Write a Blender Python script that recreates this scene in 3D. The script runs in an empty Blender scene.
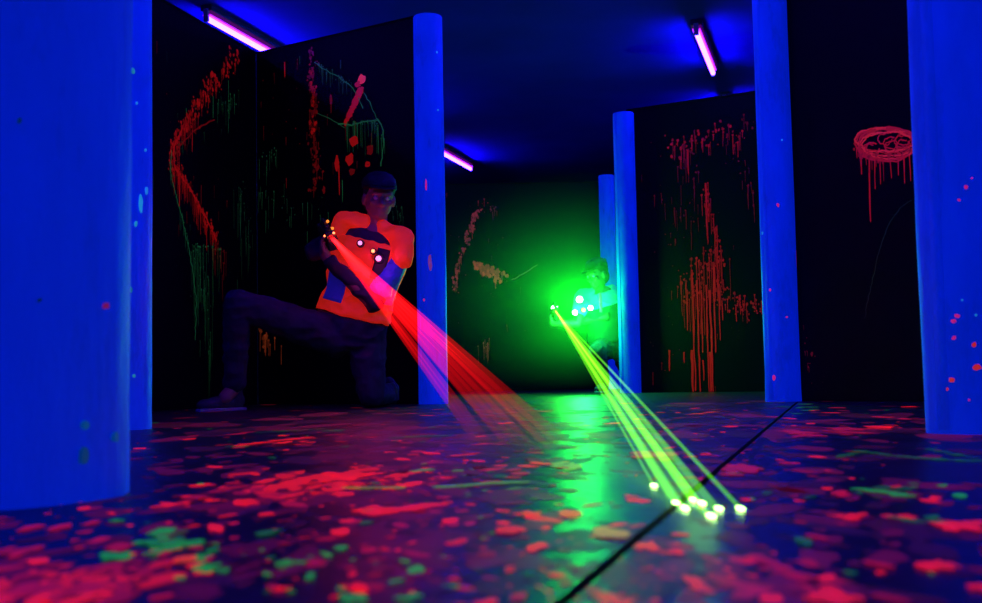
import bpy, bmesh, math, random
from mathutils import Vector, Matrix, Euler, noise

sc = bpy.context.scene
COL = sc.collection
V = Vector
RES = (982, 603)
FPX = 1150.0                    # focal length in pixels
HAZE = 0.42
H = 0.145                       # lens height above the floor

# ------------------------------------------------------------------ camera
PITCH = math.atan(75.5 / FPX)
ROLL = -0.019
cam_d = bpy.data.cameras.new('camera')
cam = bpy.data.objects.new('camera', cam_d)
COL.objects.link(cam)
cam_d.sensor_width = 36.0
cam_d.lens = 36.0 * FPX / RES[0]
cam_d.clip_start = 0.02
CAMROT = Matrix.Rotation(math.pi / 2 + PITCH, 3, 'X') @ Matrix.Rotation(ROLL, 3, 'Z')
cam.matrix_world = Matrix.Translation((0, 0, H)) @ CAMROT.to_4x4()
cam_d.dof.use_dof = True
cam_d.dof.focus_distance = 5.5
cam_d.dof.aperture_fstop = 6.3
sc.camera = cam

# ------------------------------------------------------------------ world, exposure
w = bpy.data.worlds.new('world')
sc.world = w
w.use_nodes = True
w.node_tree.nodes['Background'].inputs[0].default_value = (0.0, 0.0, 0.02, 1)
w.node_tree.nodes['Background'].inputs[1].default_value = 0.1
sc.view_settings.view_transform = 'Standard'
sc.view_settings.look = 'None'
sc.view_settings.exposure = 0.0
sc.view_settings.gamma = 1.0
sc.cycles.transparent_max_bounces = 96
sc.cycles.sample_clamp_indirect = 6.0
TUBE_EMIT = (2.6, 0.78, 78.0)      # colour and strength of the blacklight tubes
GREEN_W = 56.0                     # watts of the green player's lamps

# ------------------------------------------------------------------ geometry of the view (measuring only)
def ray(px, py):
    d = V(((px - RES[0] / 2) / FPX, -(py - RES[1] / 2) / FPX, -1.0))
    return (CAMROT @ d)
def at(px, py, dist):
    d = ray(px, py)
    return V((0, 0, H)) + d * (dist / d.y)
def on_floor(px, py):
    d = ray(px, py)
    t = -H / d.z
    return V((d.x * t, d.y * t, 0))
def on_plane(px, py, a, b):
    """point of the upright plane through floor points a,b"""
    n = V((b - a).to_3d()).cross(V((0, 0, 1)))
    d = ray(px, py)
    o = V((0, 0, H))
    t = (a.to_3d() - o).dot(n) / d.dot(n)
    return o + d * t
def on_cyl(px, py, c, r):
    d = ray(px, py)
    a = d.x ** 2 + d.y ** 2
    b = -2 * (d.x * c.x + d.y * c.y)
    q = c.x ** 2 + c.y ** 2 - r * r
    disc = b * b - 4 * a * q
    t = (-b - math.sqrt(max(0, disc))) / (2 * a)
    return V((0, 0, H)) + d * t

# ------------------------------------------------------------------ materials
def newmat(name):
    m = bpy.data.materials.new(name)
    m.use_nodes = True
    nt = m.node_tree
    return m, nt, nt.nodes, nt.links, nt.nodes['Principled BSDF']
def mat(name, col, rough=0.6, emit=None, es=0.0, metal=0.0, spec=0.5, bump=0.0, bscale=40.0, vary=0.0, vscale=6.0):
    m, nt, N, L, p = newmat(name)
    p.inputs['Base Color'].default_value = (*col, 1)
    p.inputs['Roughness'].default_value = rough
    p.inputs['Metallic'].default_value = metal
    p.inputs['Specular IOR Level'].default_value = spec
    if emit:
        p.inputs['Emission Color'].default_value = (*emit, 1)
        p.inputs['Emission Strength'].default_value = es
    tc = N.new('ShaderNodeTexCoord')
    if bump > 0:
        nz = N.new('ShaderNodeTexNoise'); nz.inputs['Scale'].default_value = bscale; nz.inputs['Detail'].default_value = 4
        L.new(tc.outputs['Object'], nz.inputs['Vector'])
        b = N.new('ShaderNodeBump'); b.inputs['Strength'].default_value = bump; b.inputs['Distance'].default_value = 0.01
        L.new(nz.outputs[0], b.inputs['Height']); L.new(b.outputs[0], p.inputs['Normal'])
    if vary > 0:
        nz = N.new('ShaderNodeTexNoise'); nz.inputs['Scale'].default_value = vscale; nz.inputs['Detail'].default_value = 5
        L.new(tc.outputs['Object'], nz.inputs['Vector'])
        r = N.new('ShaderNodeValToRGB')
        r.color_ramp.elements[0].position = 0.3; r.color_ramp.elements[1].position = 0.7
        r.color_ramp.elements[0].color = (*[c * (1 - vary) for c in col], 1)
        r.color_ramp.elements[1].color = (*[min(1, c * (1 + vary)) for c in col], 1)
        L.new(nz.outputs[0], r.inputs[0]); L.new(r.outputs[0], p.inputs['Base Color'])
    return m
def paint_mat(name, emit_scale, rough=0.35):
    """ultraviolet-reactive paint: the colour of each splash is stored in the attribute 'paint'"""
    m, nt, N, L, p = newmat(name)
    a = N.new('ShaderNodeAttribute'); a.attribute_name = 'paint'
    L.new(a.outputs['Color'], p.inputs['Base Color'])
    L.new(a.outputs['Color'], p.inputs['Emission Color'])
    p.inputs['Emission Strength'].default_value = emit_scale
    p.inputs['Roughness'].default_value = rough
    return m
def beam_mat(name, col, strength, fade=None):
    m, nt, N, L, p = newmat(name)
    N.remove(p)
    out = N['Material Output']
    e = N.new('ShaderNodeEmission'); e.inputs[0].default_value = (*col, 1); e.inputs[1].default_value = strength
    t = N.new('ShaderNodeBsdfTransparent')
    ad = N.new('ShaderNodeAddShader')
    L.new(e.outputs[0], ad.inputs[0]); L.new(t.outputs[0], ad.inputs[1]); L.new(ad.outputs[0], out.inputs[0])
    if fade:
        a = N.new('ShaderNodeAttribute'); a.attribute_name = 'along'
        r = N.new('ShaderNodeValToRGB')
        els = r.color_ramp.elements
        while len(els) > 1: els.remove(els[-1])
        els[0].position = fade[0][0]; els[0].color = (fade[0][1],) * 3 + (1,)
        for q, v in fade[1:]:
            k = els.new(q); k.color = (v, v, v, 1)
        L.new(a.outputs['Fac'], r.inputs[0])
        mu = N.new('ShaderNodeMath'); mu.operation = 'MULTIPLY'; mu.inputs[1].default_value = strength
        L.new(r.outputs[0], mu.inputs[0]); L.new(mu.outputs[0], e.inputs[1])
    return m

M = {}
M['black_wall'] = mat('black_painted_board', (0.004, 0.0035, 0.005), 0.6, spec=0.12, bump=0.15, bscale=25)
M['ceiling'] = mat('painted_ceiling', (0.012, 0.003, 0.55), 0.95, spec=0.1, vary=0.15, vscale=1.3, bump=0.1, bscale=8)
M['room_wall'] = mat('dark_room_wall', (0.02, 0.02, 0.035), 0.8)
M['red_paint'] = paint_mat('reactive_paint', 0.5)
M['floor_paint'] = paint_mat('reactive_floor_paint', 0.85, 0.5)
M['housing'] = mat('dark_lamp_housing', (0.03, 0.01, 0.06), 0.5)
M['tube'] = mat('blacklight_tube', (0.5, 0.2, 0.6), 0.3, emit=tuple(c / 78 for c in TUBE_EMIT), es=78)
M['tube_halo'] = mat('violet_tube_halo', (0.4, 0.05, 0.5), 0.4, emit=(0.62, 0.012, 1.0), es=1.0)  # self-lit slab that paints in the violet halo around the tube
M['tube_cap'] = mat('tube_end_cap', (0.5, 0.4, 0.6), 0.4, metal=0.6)
M['skin'] = mat('skin', (0.30, 0.14, 0.12), 0.55, bump=0.05, bscale=120)
M['skin_shaded'] = mat('shaded_skin', (0.13, 0.065, 0.05), 0.5, bump=0.05, bscale=120)  # darkened copy of the skin, with the shade on the arms in its colour
M['eye'] = mat('eye', (0.5, 0.5, 0.5), 0.2)
M['hair'] = mat('dark_hair', (0.012, 0.010, 0.014), 0.7, bump=0.6, bscale=90)
M['trousers'] = mat('navy_denim', (0.018, 0.022, 0.055), 0.9, bump=0.3, bscale=30, vary=0.25, vscale=9)
M['dark_cloth'] = mat('dark_cloth', (0.03, 0.03, 0.05), 0.9, bump=0.3, bscale=30)
M['white_tee'] = mat('pale_cotton', (0.30, 0.5, 0.75), 0.9, bump=0.4, bscale=22)
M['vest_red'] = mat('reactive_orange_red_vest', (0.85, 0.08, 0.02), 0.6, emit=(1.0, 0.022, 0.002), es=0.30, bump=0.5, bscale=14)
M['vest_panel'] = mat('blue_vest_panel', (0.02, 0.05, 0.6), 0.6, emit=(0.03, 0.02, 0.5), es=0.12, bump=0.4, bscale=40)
M['vest_dark'] = mat('dark_vest', (0.02, 0.05, 0.05), 0.6, bump=0.4, bscale=25)
M['strap'] = mat('black_strap', (0.01, 0.01, 0.012), 0.6)
M['gun'] = mat('black_gun_plastic', (0.02, 0.018, 0.025), 0.35, bump=0.1)
M['gun_metal'] = mat('gun_barrel_metal', (0.10, 0.10, 0.12), 0.3, metal=0.8)
M['shoe'] = mat('dark_shoe', (0.03, 0.03, 0.07), 0.7)
M['sole'] = mat('pale_sole', (0.2, 0.25, 0.4), 0.7)
M['led_orange'] = mat('orange_led', (1, .3, .05), 0.3, emit=(1, 0.22, 0.02), es=1.6)
M['led_red'] = mat('red_led', (1, .1, .05), 0.3, emit=(1, 0.12, 0.04), es=7)
M['led_pink'] = mat('pink_led', (1, .4, .8), 0.3, emit=(1, 0.25, 0.50), es=1.8)
M['led_magenta'] = mat('magenta_lens', (1, .1, .5), 0.3, emit=(1, 0.05, 0.40), es=1.2)
M['led_green'] = mat('green_led', (.5, 1, .5), 0.3, emit=(0.25, 1, 0.30), es=16)
M['led_white_green'] = mat('white_green_led', (.8, 1, .8), 0.3, emit=(0.5, 1, 0.6), es=28)
M['led_green_dim'] = mat('dim_green_strip', (.2, 1, .2), 0.3, emit=(0.06, 1, 0.10), es=1.1)
M['led_yellow'] = mat('yellow_led', (1, .8, .1), 0.3, emit=(1, 0.75, 0.05), es=3)
M['green_beam'] = beam_mat('green_laser_light', (0.15, 0.85, 0.012), 0.42, [(0.0, 1.0), (0.6, 0.85), (1.0, 0.62)])
M['red_beam'] = beam_mat('red_laser_light', (1.0, 0.004, 0.006), 0.36,
                         [(0.0, 1.3), (0.3, 1.15), (0.57, 0.75), (0.68, 0.46), (0.80, 0.27), (0.92, 0.12), (1.0, 0.03)])
M['green_spot'] = mat('green_laser_dot', (.3, 1, .1), 0.5, emit=(0.45, 1, 0.22), es=9)

def pillar_mat(name, col, rough=0.55):
    m, nt, N, L, p = newmat(name)
    tc = N.new('ShaderNodeTexCoord')
    mp = N.new('ShaderNodeMapping'); mp.inputs['Scale'].default_value = (3, 3, 0.9)
    L.new(tc.outputs['Object'], mp.inputs[0])
    nz = N.new('ShaderNodeTexNoise'); nz.inputs['Scale'].default_value = 3.2; nz.inputs['Detail'].default_value = 6; nz.inputs['Roughness'].default_value = 0.6
    L.new(mp.outputs[0], nz.inputs['Vector'])
    r = N.new('ShaderNodeValToRGB')
    r.color_ramp.elements[0].position = 0.35; r.color_ramp.elements[1].position = 0.62
    r.color_ramp.elements[0].color = (*[c * 0.45 for c in col], 1)
    r.color_ramp.elements[1].color = (*col, 1)
    L.new(nz.outputs[0], r.inputs[0]); L.new(r.outputs[0], p.inputs['Base Color'])
    n2 = N.new('ShaderNodeTexNoise'); n2.inputs['Scale'].default_value = 14; n2.inputs['Detail'].default_value = 5
    L.new(mp.outputs[0], n2.inputs['Vector'])
    b = N.new('ShaderNodeBump'); b.inputs['Strength'].default_value = 0.35; b.inputs['Distance'].default_value = 0.01
    L.new(n2.outputs[0], b.inputs['Height']); L.new(b.outputs[0], p.inputs['Normal'])
    p.inputs['Roughness'].default_value = rough
    p.inputs['Specular IOR Level'].default_value = 0.3
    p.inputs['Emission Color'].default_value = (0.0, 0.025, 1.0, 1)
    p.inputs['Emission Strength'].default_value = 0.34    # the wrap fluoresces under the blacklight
    return m
M['pillar'] = pillar_mat('blue_pillar_wrap', (0.001, 0.14, 1.0))

def floor_mat():
    m, nt, N, L, p = newmat('glossy_dark_floor')
    tc = N.new('ShaderNodeTexCoord')
    nz = N.new('ShaderNodeTexNoise'); nz.inputs['Scale'].default_value = 5; nz.inputs['Detail'].default_value = 8; nz.inputs['Roughness'].default_value = 0.65
    L.new(tc.outputs['Object'], nz.inputs['Vector'])
    r = N.new('ShaderNodeValToRGB')
    r.color_ramp.elements[0].position = 0.32; r.color_ramp.elements[1].position = 0.7
    r.color_ramp.elements[0].color = (0.012, 0.010, 0.014, 1)
    r.color_ramp.elements[1].color = (0.06, 0.040, 0.045, 1)
    L.new(nz.outputs[0], r.inputs[0]); L.new(r.outputs[0], p.inputs['Base Color'])
    r2 = N.new('ShaderNodeMapRange'); r2.inputs['To Min'].default_value = 0.27; r2.inputs['To Max'].default_value = 0.44
    L.new(nz.outputs[0], r2.inputs['Value']); L.new(r2.outputs[0], p.inputs['Roughness'])
    n2 = N.new('ShaderNodeTexNoise'); n2.inputs['Scale'].default_value = 30; n2.inputs['Detail'].default_value = 4
    L.new(tc.outputs['Object'], n2.inputs['Vector'])
    b = N.new('ShaderNodeBump'); b.inputs['Strength'].default_value = 0.12; b.inputs['Distance'].default_value = 0.01
    L.new(n2.outputs[0], b.inputs['Height']); L.new(b.outputs[0], p.inputs['Normal'])
    p.inputs['Specular IOR Level'].default_value = 0.4
    return m
M['floor'] = floor_mat()

# ------------------------------------------------------------------ mesh helpers
def wloc(o):
    p_ = V(o.location)
    while o.parent: o = o.parent; p_ += o.location
    return p_
class MB:
    def __init__(s):
        s.v = []; s.f = []; s.c = []; s.a = []
    def add(s, vs, fs, col=None, along=None):
        o = len(s.v)
        s.v += [V(x) for x in vs]
        s.f += [tuple(i + o for i in f) for f in fs]
        s.c += [col or (1, 1, 1)] * len(vs)
        s.a += (along if along else [0.0] * len(vs))
    def box(s, c, size, R=None):
        R = R or Matrix.Identity(3)
        hx, hy, hz = [q / 2 for q in size]
        vs = [V(c) + R @ V((x, y, z)) for x in (-hx, hx) for y in (-hy, hy) for z in (-hz, hz)]
        s.add(vs, [(0, 1, 3, 2), (4, 6, 7, 5), (0, 4, 5, 1), (2, 3, 7, 6), (0, 2, 6, 4), (1, 5, 7, 3)])
    def tube(s, a, b, r0, r1, n=12, caps=True, col=None):
        a = V(a); b = V(b); d = (b - a).normalized()
        u = d.orthogonal().normalized(); w_ = d.cross(u)
        vs = []
        for p_, r in ((a, r0), (b, r1)):
            for k in range(n):
                t = 2 * math.pi * k / n
                vs.append(p_ + (u * math.cos(t) + w_ * math.sin(t)) * r)
        fs = [(k, (k + 1) % n, n + (k + 1) % n, n + k) for k in range(n)]
        if caps:
            fs += [tuple(range(n - 1, -1, -1)), tuple(range(n, 2 * n))]
        s.add(vs, fs, col, [0.0] * n + [1.0] * n)
    def ball(s, c, r, R=None, n=14, m=10):
        c = V(c); R = R or Matrix.Identity(3)
        if not hasattr(r, '__len__'): r = (r, r, r)
        vs = []; fs = []
        for i in range(1, m):
            th = math.pi * i / m
            for k in range(n):
                ph = 2 * math.pi * k / n
                vs.append(c + R @ V((r[0] * math.sin(th) * math.cos(ph), r[1] * math.sin(th) * math.sin(ph), r[2] * math.cos(th))))
        top = len(vs); vs.append(c + R @ V((0, 0, r[2])))
        bot = len(vs); vs.append(c + R @ V((0, 0, -r[2])))
        for i in range(m - 2):
            for k in range(n):
                a = i * n + k; b = i * n + (k + 1) % n
                fs.append((a, a + n, b + n, b))
        for k in range(n):
            fs.append((top, k, (k + 1) % n))
            a = (m - 2) * n
            fs.append((bot, a + (k + 1) % n, a + k))
        s.add(vs, fs)
    def limb(s, pts, rads, n=12):
        for i in range(len(pts) - 1):
            s.tube(pts[i], pts[i + 1], rads[i], rads[i + 1], n)
        for p_, r in zip(pts, rads):
            s.ball(p_, r, n=n, m=8)
    def loft(s, rings, caps=True):
        n = len(rings[0]); vs = [p_ for r in rings for p_ in r]; fs = []
        for i in range(len(rings) - 1):
            for k in range(n):
                a = i * n + k; b = i * n + (k + 1) % n
                fs.append((a, b, b + n, a + n))
        if caps:
            fs += [tuple(range(n - 1, -1, -1)), tuple(range((len(rings) - 1) * n, len(rings) * n))]
        s.add(vs, fs)
    def build(s, name, m, parent=None, smooth=False, bevel=0.0, remesh=0.0, iters=0, origin=None, wrinkle=0.0):
        o_ = V(origin) if origin is not None else V((0, 0, 0))
        me = bpy.data.meshes.new(name)
        me.from_pydata([v - o_ for v in s.v], [], s.f)
        if any(c != (1, 1, 1) for c in s.c):
            at_ = me.color_attributes.new('paint', 'FLOAT_COLOR', 'POINT')
            for i, c in enumerate(s.c): at_.data[i].color = (*c, 1)
        if any(s.a):
            aa = me.attributes.new('along', 'FLOAT', 'POINT')
            for i, c in enumerate(s.a): aa.data[i].value = c
        bm = bmesh.new(); bm.from_mesh(me)
        if not any(c != (1, 1, 1) for c in s.c):
            bmesh.ops.recalc_face_normals(bm, faces=bm.faces)
        bm.to_mesh(me); bm.free()
        ob = bpy.data.objects.new(name, me)
        COL.objects.link(ob)
        if remesh:
            md = ob.modifiers.new('r', 'REMESH'); md.mode = 'VOXEL'; md.voxel_size = remesh; md.use_smooth_shade = True
            if iters:
                sm = ob.modifiers.new('s', 'SMOOTH'); sm.iterations = iters; sm.factor = 0.5
            dg = bpy.context.evaluated_depsgraph_get()
            nm = bpy.data.meshes.new_from_object(ob.evaluated_get(dg))
            ob.modifiers.clear(); ob.data = nm; nm.name = name
            smooth = True
            if wrinkle:
                nr = [V(v.normal) for v in nm.vertices]
                for v, n_ in zip(nm.vertices, nr):
                    c_ = v.co
                    k_ = 1 - abs(noise.noise(V((c_.x * 9, c_.y * 9, c_.z * 16)))) * 2.4 + .5 * noise.noise(c_ * 28)
                    v.co = c_ + n_ * (k_ - .5) * wrinkle
        me = ob.data
        me.materials.clear(); me.materials.append(m)
        if smooth:
            for p_ in me.polygons: p_.use_smooth = True
        if bevel:
            bv = ob.modifiers.new('bevel', 'BEVEL'); bv.width = bevel; bv.segments = 2; bv.limit_method = 'ANGLE'
        ob.location = o_
        if parent:
            ob.parent = parent
            ob.matrix_parent_inverse = Matrix.Identity(4)
            ob.location = o_ - wloc(parent)
        return ob
def tag(o, label=None, cat=None, group=None, kind=None):
    if label: o['label'] = label
    if cat: o['category'] = cat
    if group: o['group'] = group
    if kind: o['kind'] = kind
    return o
def empty(name, loc, label=None, cat=None, group=None, kind=None):
    o = bpy.data.objects.new(name, None); COL.objects.link(o); o.location = V(loc); o.empty_display_size = 0.1
    return tag(o, label, cat, group, kind)

# ------------------------------------------------------------------ room shell (turned 16.5 degrees against the view)
AX = V((0.2845, 0.9587, 0)); AV = V((0.9587, -0.2845, 0))
def uv(u, v, z=0): return AX * u + AV * v + V((0, 0, z))
U0, U1, V0, V1, CH = -2.2, 17.5, -5.6, 4.2, 2.74
RR = Matrix((AV, AX, V((0, 0, 1)))).transposed()
def slab(name, c, size, m, kind='structure'):
    b = MB(); b.box((0, 0, 0), size)
    o = b.build(name, m)
    o.matrix_world = Matrix.Translation(c) @ RR.to_4x4()
    return tag(o, kind=kind)
uc, vc = (U0 + U1) / 2, (V0 + V1) / 2
# two floor sheets with the narrow joint between them
a1 = on_floor(570, 603); a2 = on_floor(795, 403)
sv = (a1.dot(AV) + a2.dot(AV)) / 2
JW = 0.005
fl = MB()
fl.box((0, 0, 0), (sv - JW - V0, U1 - U0, 0.05))
fl.v = [v + V(((V0 + sv - JW) / 2 - vc, 0, 0)) for v in fl.v]
f2 = MB(); f2.box(((V1 + sv + JW) / 2 - vc, 0, 0), (V1 - sv - JW, U1 - U0, 0.05)); fl.add(f2.v, f2.f)
f3 = MB(); f3.box((sv - vc, 0, -0.006), (2 * JW + 0.02, U1 - U0, 0.026)); fl.add(f3.v, f3.f)
floor = fl.build('floor', M['floor'])
floor.matrix_world = Matrix.Translation(uv(uc, vc, -0.025)) @ RR.to_4x4()
tag(floor, kind='structure')
slab('ceiling', uv(uc, vc, CH + 0.05), (V1 - V0, U1 - U0, 0.1), M['ceiling'])
slab('wall_left', uv(uc, V0 - 0.05, CH / 2), (0.1, U1 - U0, CH), M['room_wall'])
slab('wall_right', uv(uc, V1 + 0.05, CH / 2), (0.1, U1 - U0, CH), M['room_wall'])
slab('wall_back', uv(U1 + 0.05, vc, CH / 2), (V1 - V0 + 0.2, 0.1, CH), M['room_wall'])
slab('wall_front', uv(U0 - 0.05, vc, CH / 2), (V1 - V0 + 0.2, 0.1, CH), M['room_wall'])

# ------------------------------------------------------------------ blacklight tubes under the ceiling
TZ = 2.645
def tube_light(u, v, label, group=None, length=1.22):
    c = uv(u + length / 2, v, 0)
    base = V((c.x, c.y, CH))
    e = empty('blacklight_fixture', base, label, 'lamp', group)
    b = MB(); b.box(V((c.x, c.y, CH - 0.022)), (0.085, length + 0.02, 0.044), RR)
    b.build('housing', M['housing'], e, bevel=0.006)
    for s_ in (-1, 1):
        q = c + AX * (s_ * (length / 2 + 0.004))
        b = MB(); b.box(V((q.x, q.y, TZ + 0.02)), (0.036, 0.022, 0.09), RR)
        b.build('lamp_holder', M['tube_cap'], e, bevel=0.004)
    b = MB(); p0 = c - AX * (length / 2 - 0.008); p1 = c + AX * (length / 2 - 0.008)
    b.tube(V((p0.x, p0.y, TZ)), V((p1.x, p1.y, TZ)), 0.019, 0.019, 10)
    b.build('glowing_tube', M['tube'], e, smooth=False)
    b = MB(); b.box(V((c.x, c.y, TZ + 0.024)), (0.062, length, 0.012), RR)  # added glowing slab behind the tube for its halo
    b.build('violet_halo', M['tube_halo'], e, bevel=0.004)
    return e
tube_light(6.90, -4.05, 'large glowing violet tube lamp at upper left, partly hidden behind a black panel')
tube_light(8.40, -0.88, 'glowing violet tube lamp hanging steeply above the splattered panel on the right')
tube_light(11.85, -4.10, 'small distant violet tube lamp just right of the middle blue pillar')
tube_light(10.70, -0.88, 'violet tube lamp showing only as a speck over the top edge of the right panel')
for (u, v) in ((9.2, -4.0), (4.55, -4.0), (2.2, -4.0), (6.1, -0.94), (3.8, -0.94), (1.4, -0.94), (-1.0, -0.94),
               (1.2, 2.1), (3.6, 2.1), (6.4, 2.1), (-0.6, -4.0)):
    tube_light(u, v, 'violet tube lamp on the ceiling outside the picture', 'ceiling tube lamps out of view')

# ------------------------------------------------------------------ pillars and panels
PH = 2.22
def pillar(px, d, r, label, seed, top=PH, crumple=0.0):
    c = at(px, 400, d); c.z = 0
    c = V((c.x, c.y, 0))
    b = MB(); n = 40; rings = []
    zs = [0, 0.02, 0.06, 0.12, 0.2, 0.32] + [0.32 + (top - 0.36) * k / 14 for k in range(1, 15)] + [top - 0.02, top - 0.006, top]
    for i, z in enumerate(zs):
        ring = []
        for k in range(n):
            t = 2 * math.pi * k / n
            nz = noise.noise(V((math.cos(t) * 1.3 + seed * 7, math.sin(t) * 1.3, z * 1.6)))
            n2 = noise.noise(V((math.cos(t) * 4 + seed * 3, math.sin(t) * 4, z * 9 + 5)))
            rr = r * (1 + 0.035 * nz + 0.012 * n2 + crumple * max(0, 1 - z / 0.25) * n2 * 1.6)
            if z > top - 0.004: rr *= 0.965
            sx = 0.5 if i == 0 else 0
            ring.append(c + V((math.cos(t) * rr, math.sin(t) * rr, z)))
        rings.append(ring)
    b.loft(rings)
    e = empty('pillar', c, label, 'pillar')
    o = b.build('pillar_wrap', M['pillar'], e, smooth=True)
    md = o.modifiers.new('es', 'EDGE_SPLIT'); md.split_angle = math.radians(50)
    # overlap seam of the wrap, on the left flank
    s_ = MB(); ang = math.radians(214); pr = []
    for z in [0.01 + (top - 0.03) * k / 12 for k in range(13)]:
        ring = []
        for (da, dr) in ((-0.16, -0.006), (-0.15, 0.003), (0.10, 0.0035), (0.17, -0.004)):
            t = ang + da
            nz = noise.noise(V((math.cos(t) * 1.3 + seed * 7, math.sin(t) * 1.3, z * 1.6)))
            rr = r * (1 + 0.035 * nz) * 1.004 + dr
            ring.append(c + V((math.cos(t) * rr, math.sin(t) * rr, z)))
        pr.append(ring)
    s_.loft(pr); s_.build('seam_flap', M['pillar'], e, smooth=True)
    return e, c, r
random.seed(4)
def speck_on(p, specks, col_mat='red_paint'):
    e, c, r = p
    b = MB()
    for (px, py, rx, ry, col) in specks:
        q = on_cyl(px, py, c, r * 1.03)
        nrm = V((q.x - c.x, q.y - c.y, 0)).normalized(); s_ = nrm.cross(V((0, 0, 1)))
        k = q.y / FPX
        n = 9; vs = []
        for i in range(n):
            t = 2 * math.pi * i / n; f = random.uniform(0.75, 1.2)
            off = s_ * (math.cos(t) * rx * k * f) + V((0, 0, math.sin(t) * ry * k * f))
            vs.append(q + off + nrm * 0.0015)
        vs2 = [v - nrm * 0.008 for v in vs]
        b.add(vs + vs2, [tuple(range(n))] + [(i, i + n, (i + 1) % n + n, (i + 1) % n) for i in range(n)], col)
    o = b.build('paint_speck', M[col_mat], e)
    tag(o, 'specks of reactive paint', kind='stuff')
RED = (0.85, 0.03, 0.04); PINK = (0.8, 0.02, 0.25); GRN = (0.03, 0.35, 0.12); CY = (0.02, 0.3, 0.8)
pA = pillar(433.5, 6.5, 0.083, 'blue wrapped pillar with its whole length in view, right of the kneeling player in orange', 1)
pB = pillar(631.0, 9.05, 0.083, 'blue wrapped pillar that the green-lit player leans out from behind', 2)
pC = pillar(783.5, 5.6, 0.084, 'blue wrapped pillar running out of the top of the picture, with a crumpled foot', 3, crumple=0.05)
pD = pillar(970.0, 2.6, 0.097, 'blue wrapped pillar at the right edge, dotted with red specks', 4)
pL2 = pillar(118.0, 3.7, 0.105, 'blue wrapped pillar half hidden behind the thick foreground pillar', 5)
pL1 = pillar(-17.0, 1.52, 0.185, 'thick blue pillar closest to the camera at the left edge', 6)
pF = pillar(612.0, 11.9, 0.083, 'far pale blue pillar seen as a strip beside the green-lit player\'s pillar', 7)
speck_on(pA, [(426, 184, 1.0, 6, PINK), (437, 52, 1, 1.2, CY), (438, 110, 1, 1, CY), (430, 262, 2, 9, (0.25, .05, .3)), (424, 300, 1, 1.5, PINK)])
speck_on(pD, [(966, 187, 2, 2.2, PINK), (972, 178, 1, 1, PINK), (959, 200, 1.4, 1.6, PINK), (953, 321, 2.6, 2, PINK), (957, 316, 2.5, 2, PINK),
              (954, 338, 2.2, 2.2, PINK), (974, 345, 2.4, 3, RED), (977, 367, 4, 3.6, RED), (952, 380, 2.8, 2.6, RED), (947, 389, 1.6, 1.8, RED), (969, 400, 1, 1, PINK),
              (962, 300, 1, 1, CY), (976, 315, 1.2, 1.2, CY)])
speck_on(pC, [(778, 205, 1.4, 2, PINK), (762, 233, 1, 1.4, CY), (770, 290, 1, 1.5, PINK), (774, 378, 1.8, 2.8, PINK), (787, 317, 1, 1, PINK), (782, 140, 1, 1, CY)])
speck_on(pL2, [(133, 71, 2, 3, (0.02, .35, .4)), (141, 204, 2.2, 9, (0.02, .4, .75)), (136, 224, 1.6, 3, (0.02, .4, .6)), (147, 190, 1.4, 4, CY),
               (137, 103, 1, 1.5, CY), (134, 376, 1.5, 2, (0.02, .35, .4)), (131, 290, 1.5, 3, (0.02, .3, .4)), (146, 150, 1, 1.5, CY)])
speck_on(pL1, [(86, 425, 4, 4, (0.0, .08, .3)), (116, 437, 4, 5, (0.0, .07, .28)), (85, 456, 5, 8, (0.0, .05, .22)), (107, 306, 2.2, 3.2, (0.3, .01, .1)),
               (40, 300, 2, 2, (0.0, .02, .1)), (20, 120, 2, 3, (0.0, .03, .12))])

def panel(a, b, height, label, thick=0.03, name='partition_panel'):
    """upright board from floor point a to b (camera side face passes through a-b)"""
    a = V((a.x, a.y, 0)); b = V((b.x, b.y, 0))
    d = (b - a).normalized(); n = V((d.y, -d.x, 0))
    if n.dot(-a) < 0: n = -n
    m = MB(); L_ = (b - a).length
    R = Matrix((d, n, V((0, 0, 1)))).transposed()
    m.box((a + b) / 2 - n * (thick / 2) + V((0, 0, height / 2)), (L_, thick, height), R)
    e = empty(name, (a + b) / 2 - n * thick / 2, label, 'panel')
    m.build('board', M['black_wall'], e, bevel=0.003)
    # capping rail along the top edge, same black
    m = MB(); m.box((a + b) / 2 - n * (thick / 2) + V((0, 0, height + 0.004)), (L_, thick + 0.012, 0.012), R)
    m.build('top_rail', M['black_wall'], e, bevel=0.002)
    return e, a, b, n, d
def f_at(px, d):
    q = at(px, 400, d); return V((q.x, q.y, 0))
A0 = f_at(421, 6.56); Acorner = f_at(258, 7.25); A2 = f_at(60, 5.2)
panelA = panel(Acorner, A0, PH + 0.02, 'black panel splashed with red and green paint behind the kneeling player')
panelA2 = panel(f_at(60, 5.35), Acorner, PH + 0.02, 'black panel with a curved trail of red and green paint, next to the second left pillar')
B0 = f_at(634, 9.08); B1 = f_at(800, 8.42)
panelB = panel(B0, B1, PH + 0.03, 'black panel with long dripping red splatter between two blue pillars on the right')
C0 = f_at(789, 5.64); C1 = f_at(1010, 4.85)
panelC = panel(C0, C1, PH - 0.03, 'black panel with one scribbled red paint ring, beside the rightmost pillar')
F0 = f_at(395, 11.9); F1 = f_at(606, 11.95)
panelF = panel(F0, F1, PH - 0.06, 'far black panel catching green light between the middle pillars')

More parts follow.
